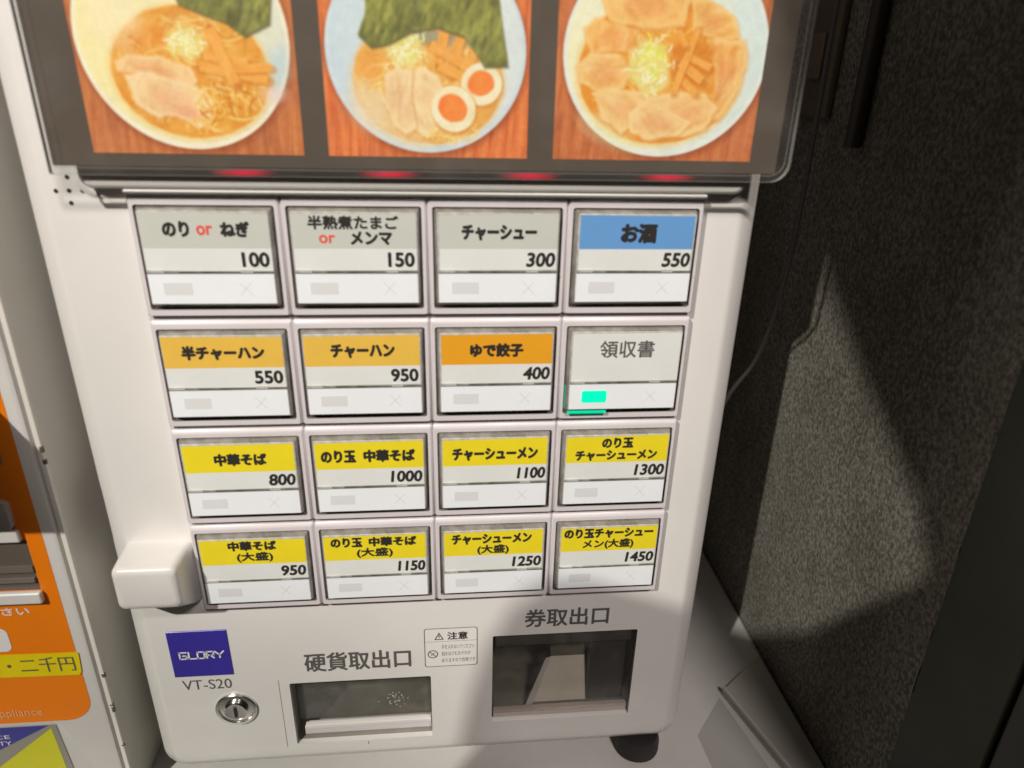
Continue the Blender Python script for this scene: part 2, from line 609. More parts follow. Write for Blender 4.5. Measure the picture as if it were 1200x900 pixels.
# red indicator lamps on the underside edge of the housing
def red_glow():
    m = bpy.data.materials.new('red_led_diffuser')
    m.use_nodes = True
    nt = m.node_tree
    nt.nodes.clear()
    out = nt.nodes.new('ShaderNodeOutputMaterial')
    em = nt.nodes.new('ShaderNodeEmission')
    em.inputs[0].default_value = (1.0, 0.006, 0.055, 1)
    tr = nt.nodes.new('ShaderNodeBsdfTransparent')
    mx = nt.nodes.new('ShaderNodeMixShader')
    at = nt.nodes.new('ShaderNodeAttribute')
    at.attribute_name = 'glow'
    nt.links.new(at.outputs['Fac'], mx.inputs[0])
    nt.links.new(tr.outputs[0], mx.inputs[1])
    nt.links.new(em.outputs[0], mx.inputs[2])
    em.inputs[1].default_value = 0.8
    nt.links.new(mx.outputs[0], out.inputs[0])
    return m


REDM = red_glow()
for lx in (-0.0845, -0.0170, 0.0500, 0.1180):
    me = bpy.data.meshes.new('indicator_lamp')
    vs, fs, gl = [(lx, -0.00166, 0.0128 + TMZ)], [], [1.0]
    R = 7
    for r in range(1, R + 1):
        for i in range(32):
            t = 2 * math.pi * i / 32
            vs.append((lx + 0.0165 * r / R * math.cos(t), -0.00166, 0.0128 + TMZ + 0.0019 * r / R * math.sin(t)))
            gl.append(max(0, (1 - r / R)) ** 1.5)
    for i in range(32):
        fs.append((0, 1 + i, 1 + (i + 1) % 32))
    for r in range(R - 1):
        for i in range(32):
            k = (i + 1) % 32
            fs.append((1 + r * 32 + i, 1 + (r + 1) * 32 + i, 1 + (r + 1) * 32 + k, 1 + r * 32 + k))
    me.from_pydata(vs, [], fs)
    at = me.attributes.new('glow', 'FLOAT', 'POINT')
    at.data.foreach_set('value', gl)
    me.materials.append(REDM)
    o = bpy.data.objects.new('indicator_lamp', me)
    COL.objects.link(o)
    o.parent = TM

# ------------------------------------------------------------------ meal buttons
P = 0.070
ROWZ = (0.0020, -0.0598, -0.1215, -0.1833)
MH = 0.0595
BTN = [
    [(((('のり', INK, 10.8, 22.4), ('or', REDINK, 26.2, 33.2), ('ねぎ', INK, 37.3, 50.2)), 4.6, 11.3),) , '100', PAPERG],
    [(((('半熟煮たまご', INK, 8.0, 50.8),), 1.4, 7.6), ((('or', REDINK, 12.8, 20.2), ('メンマ', INK, 28.0, 47.4)), 9.0, 15.0)), '150', PAPERG],
    [(((('チャーシュー', INK, 12.0, 48.5),), 5.6, 12.6),), '300', PAPERG],
    [(((('お酒', INK, 22.0, 39.5),), 4.8, 13.6),), '550', BLUEP],
    [(((('半チャーハン', INK, 9.7, 49.9),), 5.4, 12.4),), '550', AMBER],
    [(((('チャーハン', INK, 14.0, 46.0),), 5.2, 12.2),), '950', AMBER],
    [(((('ゆで餃子', INK, 16.0, 43.5),), 5.6, 12.6),), '400', AMBER2],
    [(((('領収書', INKG, 15.4, 45.0),), 4.6, 14.2),), '', PAPER],
    [(((('中華そば', INK, 17.0, 44.0),), 6.0, 12.8),), '800', YELP],
    [(((('のり玉', INK, 3.8, 22.0), ('中華そば', INK, 27.0, 54.5)), 5.6, 12.6),), '1000', YELP],
    [(((('チャーシューメン', INK, 6.0, 53.5),), 6.2, 13.4),), '1100', YELP],
    [(((('のり玉', INK, 21.0, 38.5),), 1.6, 7.6), ((('チャーシューメン', INK, 6.0, 53.0),), 9.6, 15.6)), '1300', YELP],
    [(((('中華そば', INK, 16.5, 43.0),), 1.4, 7.4), ((('(大盛)', INK, 20.5, 40.5),), 9.0, 15.6)), '950', YELP],
    [(((('のり玉', INK, 4.5, 22.0), ('中華そば', INK, 26.5, 53.5)), 1.6, 7.6), ((('(大盛)', INK, 19.0, 39.5),), 9.0, 15.6)), '1150', YELP],
    [(((('チャーシューメン', INK, 5.0, 52.0),), 2.2, 8.8), ((('(大盛)', INK, 20.0, 38.5),), 10.0, 16.6)), '1250', YELP],
    [(((('のり玉チャーシュー', INK, 2.5, 56.5),), 1.2, 7.6), ((('メン(大盛)', INK, 14.0, 45.0),), 9.0, 15.8)), '1450', YELP],
]
LBL = ['grey toppings button priced 100', 'grey toppings button priced 150', 'grey sliced pork button priced 300',
       'blue-banded drinks button priced 550', 'amber half fried rice button priced 550', 'amber fried rice button priced 950',
       'orange boiled dumplings button priced 400', 'plain receipt button with a lit green lamp', 'yellow noodle button priced 800',
       'yellow noodle button priced 1000', 'yellow pork noodle button priced 1100', 'yellow pork noodle button priced 1300',
       'yellow large noodle button priced 950', 'yellow large noodle button priced 1150', 'yellow large pork noodle button priced 1250',
       'yellow large pork noodle button priced 1450']
GREEN = mat('green_led', (0.0, 0.15, 0.08, 1), 0.4, emit=(0.0, 0.97, 0.50, 1), estr=1.0)


def frame_mesh():
    """moulded frame of one key, origin at its top left corner, front at y=0"""
    f = MB()
    o0, o1, t, bt = 0.0001, P - 0.0001, 0.0, -MH
    outer = lambda i, y: rrect4(o0 + i, o1 - i, bt + i * 0.6, t - i * 1.4, (0.0012, 0.0012, 0.0008, 0.0008), y, 2)
    L0, L1, L2 = outer(0, FY + 0.001), outer(0, 0.0014), outer(0.0010, 0.0)
    f.loft([L0, L1, L2], LILAC)
    hx0, hx1, ht_, hb = 0.0025, P - 0.0027, -0.0044, -0.0560
    hole = rrect(hx0, hx1, hb, ht_, 0.0012, 0.0, 2)
    f.holed(L2, [hole], LILAC)
    hole2 = rrect(hx0 + 0.0003, hx1 - 0.0003, hb + 0.0003, ht_ - 0.0003, 0.0010, 0.0020, 2)
    f.loft([hole, hole2], DARK, cap1=True)
    return f


FR = frame_mesh()
CX0, CX1, CZ1, CZ0 = 0.0052, 0.0648, -0.0071, -0.0518     # card in the key
KY = -0.0034


def cap_mesh():
    f = MB()
    a, c, d, e = CX0 - 0.0004, CX1 + 0.0004, CZ0 - 0.0004, CZ1 + 0.0004
    B0 = rrect(CX0 - 0.0022, CX1 + 0.0019, CZ0 - 0.0036, CZ1 + 0.0021, 0.0012, 0.0019, 2)
    B1 = rrect(CX0 - 0.0019, CX1 + 0.0017, CZ0 - 0.0030, CZ1 + 0.0019, 0.0012, 0.0010, 2)
    B2 = rrect(a, c, d, e, 0.0008, KY + 0.0005, 2)
    f.loft([B0, B1], DARK)
    f.loft([B1, B2], CAPSIDE)
    f.loft([B2, rrect(a + 0.0003, c - 0.0003, d + 0.0003, e - 0.0003, 0.0006, KY, 2)], CAPEDGE, cap1=True)
    return f


CP = cap_mesh()
fm = cm = None
for r in range(4):
    for c in range(4):
        i = r * 4 + c
        lines, price, band = BTN[i]
        ox, oz = -2 * P + c * P, ROWZ[r] + TMZ
        if fm is None:
            bo = FR.build('ticket_button', TM, smooth=40)
            fm = bo.data
        else:
            bo = bpy.data.objects.new('ticket_button', fm)
            COL.objects.link(bo)
            bo.parent = TM
        bo.location = (ox, 0, oz)
        bo['label'] = LBL[i]
        if cm is None:
            ko = CP.build('key_cap', bo, smooth=40)
            cm = ko.data
        else:
            ko = bpy.data.objects.new('key_cap', cm)
            COL.objects.link(ko)
            ko.parent = bo
        # name card: colour band above, pale area below
        zb, zd = CZ1 - 0.0172, CZ1 - 0.0281
        n = MB()
        y = KY - 0.00012
        dx0, dx1 = rnd.uniform(0, 0.0006), rnd.uniform(0, 0.0006)
        tl = rnd.uniform(-0.0004, 0.0004)
        n.face([(CX0 + dx0, y, zb), (CX1 - dx1, y, zb), (CX1 - dx1, y, CZ1 - 0.0004 + tl), (CX0 + dx0, y, CZ1 - 0.0004 - tl)], band)
        n.face([(CX0 + dx0, y, zd), (CX1 - dx1, y, zd + tl), (CX1 - dx1, y, zb), (CX0 + dx0, y, zb)], PAPER)
        n.build('name_card', bo)
        # divider moulding with two clips
        n = MB()
        n.box(CX0, CX1, KY - 0.0006, KY - 0.00001, zd - 0.0014, zd - 0.0001, DIVM)
        n.box(CX0 + 0.0003, CX0 + 0.0085, KY - 0.0008, KY - 0.0001, zd - 0.0010, zd + 0.0003, CAPEDGE)
        n.box(CX0 + 0.0090, CX0 + 0.0150, KY - 0.0007, KY - 0.0001, zd - 0.0011, zd + 0.0001, CAP)
        n.box(CX0 + 0.0440, CX0 + 0.0500, KY - 0.0007, KY - 0.0001, zd - 0.0010, zd + 0.0004, CAPEDGE)
        n.build('divider', bo, bevel=0.0001, seg=1)
        # status strip with the two printed marks
        n = MB()
        z1 = zd - 0.0014
        n.box(CX0, CX1, KY - 0.0003, KY - 0.00001, CZ0, z1, STRIP)
        n.build('status_strip', bo, bevel=0.0001, seg=1)
        zc = (z1 + CZ0) / 2
        n = MB()
        if i == 7:
            n.face(rrect(CX0 + 0.0068, CX0 + 0.0208, zc - 0.0035, zc + 0.0037, 0.0012, KY - 0.0005, 4), GREEN)
            n.build('green_lamp', bo)
            n = MB()
            g = mat('green_lamp_spill', (0.0, 0.12, 0.07, 1), 0.3, emit=(0.0, 0.9, 0.46, 1), estr=0.75)  # glowing strips stand in for the green lamp's spill onto the frame
            n.box(CX0 - 0.0006, CX0 + 0.0215, KY + 0.0002, KY + 0.0012, CZ0 - 0.0030, CZ0 - 0.0013, g)
            n.build('lamp_spill', bo, bevel=0.0004)
            n = MB()
            n.box(CX0 - 0.0021, CX0 - 0.0016, 0.0002, 0.0012, CZ0 - 0.0010, CZ0 + 0.0130,
                  mat('dim_green_lamp_spill', (0.03, 0.2, 0.14, 1), 0.3, emit=(0.0, 0.8, 0.44, 1), estr=0.30))
            n.build('lamp_spill', bo, bevel=0.0002)
        else:
            n.face(rrect(CX0 + 0.0066, CX0 + 0.0202, zc - 0.0030, zc + 0.0030, 0.0004, KY - 0.00035, 2), MARK)
            n.build('lamp_window', bo)
        n = MB()
        q = 0.0028
        cx = CX0 + 0.0455
        n.stroke([(cx - q, zc - q * 1.1), (cx + q, zc + q * 1.1)], 0.00045, KY - 0.00036, MARK)
        n.stroke([(cx - q, zc + q * 1.1), (cx + q, zc - q * 1.1)], 0.00045, KY - 0.00040, MARK)
        n.build('cross_mark', bo)
        n = MB()
        for parts, t0, t1 in lines:
            for txt, m, xa, xb in parts:
                bold = 0.018 if i == 7 else 0.07
                if '熟' in txt or '大盛' in txt:
                    bold = 0.045
                u0, u1 = t0, t1
                if txt == 'or':
                    u0, u1, bold = t0 + (t1 - t0) * 0.26, t1 - 0.6, 0.05
                put_text(n, txt, CX0 + xa / 1000, CX0 + xb / 1000, CZ1 - u1 / 1000, CZ1 - u0 / 1000, KY - 0.0002, m, bold)
        n.build('lettering', bo)
        if price:
            n = MB()
            wd = 0.0044 * len(price) + 0.0006 - 0.0014 * price.count('1')
            put_text(n, price, CX1 - 0.0016 - wd, CX1 - 0.0016, zd + 0.0021, zd + 0.0089, KY - 0.0002, INK, 0.055,
                     0.0 if i in (0, 1, 4, 5) else 0.10)
            n.build('price', bo)

# strip of key housing visible between and around the rows
b = TB()
b.box(-0.1385, 0.1385, FY - 0.0030, FY + 0.001, -0.2405, 0.0, DARK)
b.build('key_backing')
b = TB()
b.box(-0.1402, 0.1402, -0.0006, FY + 0.001, 0.0021, 0.0045, WHITE)
b.build('top_ledge', bevel=0.0006)

# ------------------------------------------------------------------ release knob at left
b = TB()
L = []
for x0_, x1_, z0_, z1_, r_, y_ in ((-0.1800, -0.1412, -0.2400, -0.1960, 0.004, FY), (-0.1790, -0.1412, -0.2370, -0.1955, 0.004, 0.0),
                                   (-0.1776, -0.1424, -0.2250, -0.1958, 0.004, -0.0170), (-0.1770, -0.1428, -0.2236, -0.1963, 0.0038, -0.0188),
                                   (-0.1757, -0.1438, -0.2222, -0.1975, 0.0035, -0.0200), (-0.1732, -0.1458, -0.2200, -0.1998, 0.003, -0.0205)):
    L.append(rrect(x0_, x1_, z0_, z1_, r_, y_, 8))
b.loft(L, WHITE, cap1=True)
b.build('door_knob', smooth=60)

# ------------------------------------------------------------------ badge, lettering, lock
b = TB()
b.box(-0.1678, -0.1314, FY - 0.0007, FY + 0.0003, -0.3004, -0.2635, BLUE)
badge = b.build('brand_badge', bevel=0.0002, seg=1)
b = TB()
gy, gw = FY - 0.0010, 0.00105
gx, gz0, gz1 = -0.1620, -0.2852, -0.2800


def G(x, w, seq):
    for s_ in seq:
        b.stroke([(x + u * w, gz0 + v * (gz1 - gz0)) for u, v in s_], gw, gy, WINK)


W_ = 0.0042
G(gx, W_, [[(1, 1), (0, 1), (0, 0), (1, 0), (1, .5), (.45, .5)]])
G(gx + 0.0056, W_, [[(0, 1), (0, 0), (1, 0)]])
G(gx + 0.0109, W_, [[(0, 0), (0, 1), (1, 1), (1, 0), (0, 0)]])
G(gx + 0.0165, W_, [[(0, 0), (0, 1), (1, 1), (1, .45), (.1, .45)], [(.5, .45), (1, 0)]])
G(gx + 0.0222, W_, [[(-.15, 1), (.5, .45), (1.15, 1)], [(.5, .45), (.5, 0)]])
b.build('lettering', badge)
b = TB()
put_text(b, 'VT-S20', -0.1645, -0.1338, -0.3122, -0.3040, FY - 0.0002, INKG, 0.0)
b.build('lettering')
b = TB()
put_text(b, '硬貨取出口', -0.0862, -0.0182, -0.3020, -0.2868, FY - 0.0002, INKG, 0.022)
b.build('lettering')
b = TB()
put_text(b, '券取出口', 0.0568, 0.1120, -0.2735, -0.2592, FY - 0.0002, INKG, 0.022)
b.build('lettering')

lock = TB()
lx, lz = -0.1335, -0.3305
L = [circle(lx, lz, r, y, 40) for r, y in ((0.0134, FY), (0.0134, 0.0046), (0.0128, 0.0040), (0.0112, 0.0040), (0.0106, 0.0050))]
lock.loft(L, CHROME)
lock.face(L[-1], CHROME)
lk = lock.build('lock', smooth=35)
b = TB()
L = [circle(lx, lz, r, y, 36) for r, y in ((0.0074, 0.0050), (0.0074, 0.0034), (0.0066, 0.0028), (0.0, 0.0030))]
b.loft(L, CHROME)
cy = b.build('lock_cylinder', lk, smooth=35)
b = TB()
b.box(lx - 0.0009, lx + 0.0009, 0.0022, 0.0036, lz - 0.0042, lz + 0.0040, RUBBER)
b.build('keyhole', lk)

# outline seam left of the coin outlet and notch below
b = TB()
b.box(-0.1046, -0.1043, FY - 0.00015, FY + 0.001, -0.3690, -0.3080, mat('seam_brown', (0.28, 0.17, 0.13, 1), 0.6))
b.box(-0.0500, -0.0494, FY - 0.00015, FY + 0.001, -0.3712, -0.3680, INKL)
b.build('cover_seam')

# caution label
b = TB()
cl = rrect(-0.0087, 0.0255, -0.3032, -0.2712, 0.0016, FY - 0.0001, 4)
b.face(cl, mat('label_white', (0.77, 0.755, 0.72, 1), 0.4))
ca = b.build('caution_label')
b = TB()
for p, q in zip(cl, cl[1:] + cl[:1]):
    b.stroke([(p[0], p[2]), (q[0], q[2])], 0.0005, FY - 0.0002, INKG)
b.stroke([(-0.0087, -0.2820), (0.0255, -0.2820)], 0.00035, FY - 0.0002, INKL)
# warning triangle
b.stroke([(-0.0019, -0.2802), (0.0033, -0.2802), (0.0007, -0.2750)], 0.0006, FY - 0.00022, INK, closed=True)
b.stroke([(0.0007, -0.2768), (0.0007, -0.2786)], 0.0006, FY - 0.00024, INK)
b.build('printed_border', ca)
b = TB()
put_text(b, '注意', 0.0062, 0.0192, -0.2806, -0.2745, FY - 0.00022, INK, 0.03)
put_text(b, '手を入れないでください', 0.0022, 0.0238, -0.2884, -0.2848, FY - 0.00022, INKG, 0.0)
put_text(b, '指をはさむおそれが', 0.0022, 0.0212, -0.2942, -0.2906, FY - 0.00022, INKG, 0.0)
put_text(b, 'ありますので危険です', 0.0022, 0.0243, -0.3000, -0.2964, FY - 0.00022, INKG, 0.0)
b.build('lettering', ca)
b = TB()
pr = circle(-0.0036, -0.2925, 0.0031, FY - 0.00022, 20)
for p, q in zip(pr, pr[1:] + pr[:1]):
    b.stroke([(p[0], p[2]), (q[0], q[2])], 0.0006, FY - 0.00022, INKG)
b.stroke([(-0.0057, -0.2904), (-0.0015, -0.2946)], 0.0006, FY - 0.00022, INKG)
b.stroke([(-0.0046, -0.2935), (-0.0026, -0.2912)], 0.0008, FY - 0.00026, INKL)
b.build('prohibition_mark', ca)

# feet
for fx, fy in ((0.146, 0.0172), (-0.155, 0.060), (0.146, 0.215), (-0.160, 0.215)):
    b = MB()
    L = []
    for r, z in ((0.0145, 0.0002), (0.0165, 0.002), (0.0165, 0.010), (0.0150, 0.0165)):
        L.append([(fx + r * math.cos(t), fy + r * math.sin(t), z) for t in [2 * math.pi * k / 28 for k in range(28)]])
    b.loft(L, RUBBER, cap0=True, cap1=True)
    b.build('foot', TM, smooth=40)


# ------------------------------------------------------------------ menu board with three food prints
MBX0, MBX1, MBZ0, MBZ1, MBY = -0.1636, 0.1688, 0.0158, 0.30, -0.0100
b = TB()
b.box(MBX0, MBX1, MBY, MBY + 0.0030, MBZ0, MBZ1, BOARD)
board = b.build('menu_board', bevel=0.0004, seg=1)

# the clear acrylic cover over it
b = TB()
L = [rrect4(-0.1640, 0.1742, 0.0124, 0.31, (0.008, 0.001, 0.001, 0.009), y, 8) for y in (MBY - 0.0004, MBY - 0.0034)]
b.loft(L, ACRYLE)
b.face(L[1], ACRYL)
b.face(L[0], ACRYL)
L3 = [rrect4(-0.1640 + i, 0.1742 - i, 0.0124 + i, 0.31 - i, (0.006, 0.001, 0.001, 0.007), MBY - 0.00346, 8) for i in (0.0030, 0.0032)]
b.loft(L3, ACRYLE)
b.build('acrylic_cover', smooth=30)
b = TB()
b.box(-0.150, -0.142, MBY + 0.0032, -0.00155, 0.19, 0.21, WHITE)
b.box(0.142, 0.150, MBY + 0.0032, -0.00155, 0.19, 0.21, WHITE)
b.build('board_bracket', bevel=0.001)

NP = 270
SIZE = 85.0
gy_, gx_ = np.mgrid[0:NP + 1, 0:NP + 1]
U = gx_ / NP * SIZE
V = gy_ / NP * SIZE


def vnoise(scale, seed, ang=0.0, stretch=1.0):
    """smooth value noise over the print"""
    rs = np.random.RandomState(seed)
    ca, sa = math.cos(ang), math.sin(ang)
    a = (U * ca + V * sa) / scale / stretch + 50
    c = (-U * sa + V * ca) / scale + 50
    g = rs.rand(256, 256)
    i, j = np.floor(a).astype(int), np.floor(c).astype(int)
    fa, fc = a - i, c - j
    fa = fa * fa * (3 - 2 * fa)
    fc = fc * fc * (3 - 2 * fc)
    q = lambda p, r_: g[p % 256, r_ % 256]
    return (q(i, j) * (1 - fa) * (1 - fc) + q(i + 1, j) * fa * (1 - fc) + q(i, j + 1) * (1 - fa) * fc + q(i + 1, j + 1) * fa * fc)


def fbm(scale, seed, ang=0.0, stretch=1.0):
    return (vnoise(scale, seed, ang, stretch) + 0.5 * vnoise(scale / 2, seed + 1, ang, stretch) + 0.25 * vnoise(scale / 4, seed + 2, ang, stretch)) / 1.75


class Canvas:
    def __init__(s, base):
        s.c = np.zeros((NP + 1, NP + 1, 3)) + np.array(base, float)

    def lay(s, alpha, col):
        col = np.array(col, float)
        if col.ndim == 1:
            col = col[None, None, :]
        s.c = s.c * (1 - alpha[..., None]) + col * alpha[..., None]

    def ell(s, cx, cy, rx, ry, col, soft=0.5, ang=0.0, op=1.0, wob=0.0, seed=0):
        ca, sa = math.cos(ang), math.sin(ang)
        a = ((U - cx) * ca + (V - cy) * sa) / rx
        c = (-(U - cx) * sa + (V - cy) * ca) / ry
        d = (1 - np.sqrt(a * a + c * c)) * min(rx, ry)
        if wob:
            d = d + (fbm(4, seed) - 0.5) * wob
        s.lay(np.clip(d / soft + 0.5, 0, 1) * op, col)

    def poly(s, pts, col, soft=0.5, op=1.0, wob=0.0, seed=0):
        n = len(pts)
        inside = np.zeros(U.shape, bool)
        dist = np.full(U.shape, 1e9)
        for k in range(n):
            x0, y0 = pts[k]
            x1, y1 = pts[(k + 1) % n]
            cond = ((y0 > V) != (y1 > V))
            xi = (x1 - x0) * (V - y0) / ((y1 - y0) if abs(y1 - y0) > 1e-9 else 1e-9) + x0
            inside ^= cond & (U < xi)
            t = np.clip(((U - x0) * (x1 - x0) + (V - y0) * (y1 - y0)) / ((x1 - x0) ** 2 + (y1 - y0) ** 2 + 1e-9), 0, 1)
            dist = np.minimum(dist, np.hypot(U - x0 - t * (x1 - x0), V - y0 - t * (y1 - y0)))
        d = np.where(inside, dist, -dist)
        if wob:
            d = d + (fbm(4, seed) - 0.5) * wob
        s.lay(np.clip(d / soft + 0.5, 0, 1) * op, col)

    def line(s, pts, wd, col, soft=0.4, op=1.0):
        dist = np.full(U.shape, 1e9)
        for (x0, y0), (x1, y1) in zip(pts[:-1], pts[1:]):
            t = np.clip(((U - x0) * (x1 - x0) + (V - y0) * (y1 - y0)) / ((x1 - x0) ** 2 + (y1 - y0) ** 2 + 1e-9), 0, 1)
            dist = np.minimum(dist, np.hypot(U - x0 - t * (x1 - x0), V - y0 - t * (y1 - y0)))
        s.lay(np.clip((wd / 2 - dist) / soft + 0.5, 0, 1) * op, col)


def mixc(a, c, t):
    a, c = np.array(a, float), np.array(c, float)
    return a * (1 - t[..., None]) + c * t[..., None]


def wood(cv, c1, c2, seed):
    g = fbm(3.2, seed, 1.45, 9)
    k = 0.5 + 0.5 * np.sin((U * 0.55 + 7 * fbm(22, seed + 9, 1.4, 3)) * 2.2)
    cv.c = mixc(c1, c2, np.clip(0.55 * g + 0.45 * k, 0, 1))
    cv.lay(np.clip((fbm(1.0, seed + 4, 1.5, 16) - 0.55) * 3, 0, 1) * 0.45, (130, 46, 18))
    cv.lay(np.clip((fbm(14, seed + 6) - 0.5) * 3, 0, 1) * 0.4, (142, 58, 36))


def noodles(cv, cx, cy, rx, ry, n, seed, cols, wd=0.9, op=0.75):
    rs = np.random.RandomState(seed)
    for _ in range(n):
        a = rs.uniform(0, 6.28)
        q = math.sqrt(rs.rand())
        x, y = cx + rx * q * math.cos(a), cy + ry * q * math.sin(a)
        h = rs.uniform(0, 6.28)
        cur = rs.uniform(-0.35, 0.35)
        pts = [(x, y)]
        for _k in range(7):
            x += 1.6 * math.cos(h)
            y += 1.6 * math.sin(h)
            h += cur
            if ((x - cx) / rx) ** 2 + ((y - cy) / ry) ** 2 > 1.1:
                break
            pts.append((x, y))
        if len(pts) > 1:
            cv.line(pts, wd, cols[rs.randint(len(cols))], 0.5, op)


def slab(cv, pts, col, edge, seed, shade=(196, 112, 46), vein=(222, 120, 78)):
    """one slice of pork: dark rim below, pale fat edge, streaked meat"""
    cv.poly([(x + 0.5, y - 0.8) for x, y in pts], shade, 2.2, 0.5, 1.6, seed)
    cv.poly(pts, edge, 1.3, 0.95, 2.4, seed)
    cx = sum(p[0] for p in pts) / len(pts)
    cy = sum(p[1] for p in pts) / len(pts)
    inn = [(cx + (x - cx) * 0.86, cy + (y - cy) * 0.82) for x, y in pts]
    g = fbm(2.6, seed + 3, 0.3 + seed % 3, 3.0)
    cv.poly(inn, mixc([q - 14 for q in col], edge, np.clip(g * 1.5 - 0.2, 0, 1)), 1.8, 0.85, 2.2, seed + 1)
    inn = [(cx + (x - cx) * 0.5, cy + (y - cy) * 0.45 - 0.6) for x, y in pts]
    cv.poly(inn, vein, 3.0, 0.28, 2.5, seed + 2)


def nori(cv, pts, seed):
    g = fbm(1.8, seed, 1.2, 3)
    h = fbm(7, seed + 5)
    cv.poly([(x + 0.4, y - 1.0) for x, y in pts], (84, 74, 44), 1.2, 0.9)
    cv.poly(pts, mixc((78, 78, 38), (176, 172, 84), np.clip(g * 1.0 + h * 0.7 - 0.45, 0, 1)), 0.8, 1.0, 0.7, seed)


def bowl(cv, cx, cy, rx, ry, c_rim, c_l, c_r, ix, iy, irx, iry, soup, seed):
    cv.ell(cx + 0.6, cy - 1.6, rx * 1.02, ry * 1.02, (120, 46, 22), 3.0, 0, 0.55)
    cv.ell(cx, cy, rx, ry, c_rim, 0.5)
    t = np.clip((U - cx) / rx * 0.55 + 0.5 + (fbm(16, seed) - 0.5) * 0.7, 0, 1)
    cv.ell(cx, cy + 0.5, rx * 0.965, ry * 0.96, mixc(c_l, c_r, t), 1.0)
    cv.ell(ix, iy - 0.3, irx * 1.05, iry * 1.05, mixc(c_l, soup, np.full(U.shape, 0.45)), 1.8, 0, 0.8)
    g = fbm(5, seed + 7)
    cv.ell(ix, iy, irx, iry, mixc(soup, (max(0, soup[0] - 22), max(0, soup[1] - 46), max(0, soup[2] - 50)), g), 0.8, 0, 1, 0.8, seed)


def negi(cv, cx, cy, rx, ry, n, seed, hot=False):
    cv.ell(cx, cy, rx, ry, (238, 214, 140), 2.4, 0, 0.85, 3.0, seed)
    rs = np.random.RandomState(seed)
    cols = [(250, 244, 205), (244, 232, 160), (224, 218, 120), (255, 250, 228), (232, 200, 110)]
    if hot:
        cols += [(222, 222, 84), (236, 232, 96)]
    for _ in range(n):
        a = rs.uniform(0, 6.28)
        q = abs(rs.normal(0, 0.55))
        x, y = cx + rx * q * math.cos(a), cy + ry * q * math.sin(a)
        h = rs.uniform(0, 6.28)
        L_ = rs.uniform(1.5, 4.2)
        m_ = (x + L_ / 2 * math.cos(h), y + L_ / 2 * math.sin(h))
        e_ = (m_[0] + L_ / 2 * math.cos(h + 0.6), m_[1] + L_ / 2 * math.sin(h + 0.6))
        cv.line([(x, y), m_, e_], rs.uniform(0.4, 0.8), cols[rs.randint(len(cols))], 0.4, 0.9)


def menma(cv, a, c, wd=4.0, seed=0):
    cv.line([(a[0] + 0.6, a[1] - 0.9), (c[0] + 0.6, c[1] - 0.9)], wd, (190, 98, 28), 1.4, 0.55)
    dx, dy = c[0] - a[0], c[1] - a[1]
    L_ = math.hypot(dx, dy)
    nx, ny = -dy / L_ * wd / 2, dx / L_ * wd / 2
    q = [(a[0] + nx, a[1] + ny), (c[0] + nx, c[1] + ny), (c[0] - nx, c[1] - ny), (a[0] - nx, a[1] - ny)]
    ang = math.atan2(dy, dx)
    cv.poly(q, mixc((246, 176, 92), (232, 146, 58), fbm(1.2, seed, ang, 6)), 0.5)


# print 1: noodles with sheet of seaweed
c1 = Canvas((150, 70, 35))
wood(c1, (178, 92, 48), (208, 122, 72), 11)
bowl(c1, 42, 43.5, 41.0, 41.5, (255, 240, 222), (252, 232, 176), (226, 226, 222), 43.5, 31, 30.5, 24.5, (238, 172, 84), 3)
c1.poly([(74, 39), (82, 42), (82, 31), (76, 22), (73, 29)], (186, 206, 224), 5, 0.6)
c1.ell(75, 24, 5, 3, (240, 204, 204), 3, 0, 0.6)
c1.ell(18, 49, 9, 12, (255, 232, 200), 5, 0.6, 0.5)
noodles(c1, 44, 31, 27, 22, 90, 21, [(246, 194, 108), (232, 164, 74), (250, 206, 128), (214, 138, 50)], 0.9)
c1.ell(30, 43, 10, 4, (226, 128, 48), 4, 0.1, 0.5, 3, 5)
slab(c1, [(14, 35), (20, 37.5), (33, 36.5), (43, 33), (46, 28), (42, 25), (30, 29), (15, 31)], (240, 178, 118), (252, 208, 158), 31)
slab(c1, [(17, 30), (24, 31.5), (35, 29.5), (48, 25), (51, 21), (49, 12.5), (43, 10.5), (35, 15), (28, 14), (20, 19)], (248, 196, 146), (255, 216, 170), 37, vein=(226, 132, 96))
c1.ell(40, 16.2, 6, 2.2, (232, 148, 112), 2.5, -0.2, 0.6)
noodles(c1, 56, 20, 14, 8, 46, 25, [(240, 186, 92), (226, 156, 60), (248, 208, 130), (196, 112, 30)], 0.8, 0.85)
noodles(c1, 46, 11, 9, 3, 16, 27, [(252, 206, 124), (240, 186, 92)], 0.8, 0.9)
negi(c1, 43, 42, 7, 6.0, 80, 41)
menma(c1, (47, 34), (73, 29.5), 4.2, 51)
menma(c1, (49, 38), (66, 35.5), 3.6, 52)
menma(c1, (60, 33), (75, 34), 3.2, 53)
menma(c1, (52.5, 47.5), (60, 27.5), 4.6, 54)
nori(c1, [(41, 60), (42, 56), (50, 53), (59, 50), (66, 45.2), (76, 50), (78, 62), (70, 85), (44, 85)], 61)

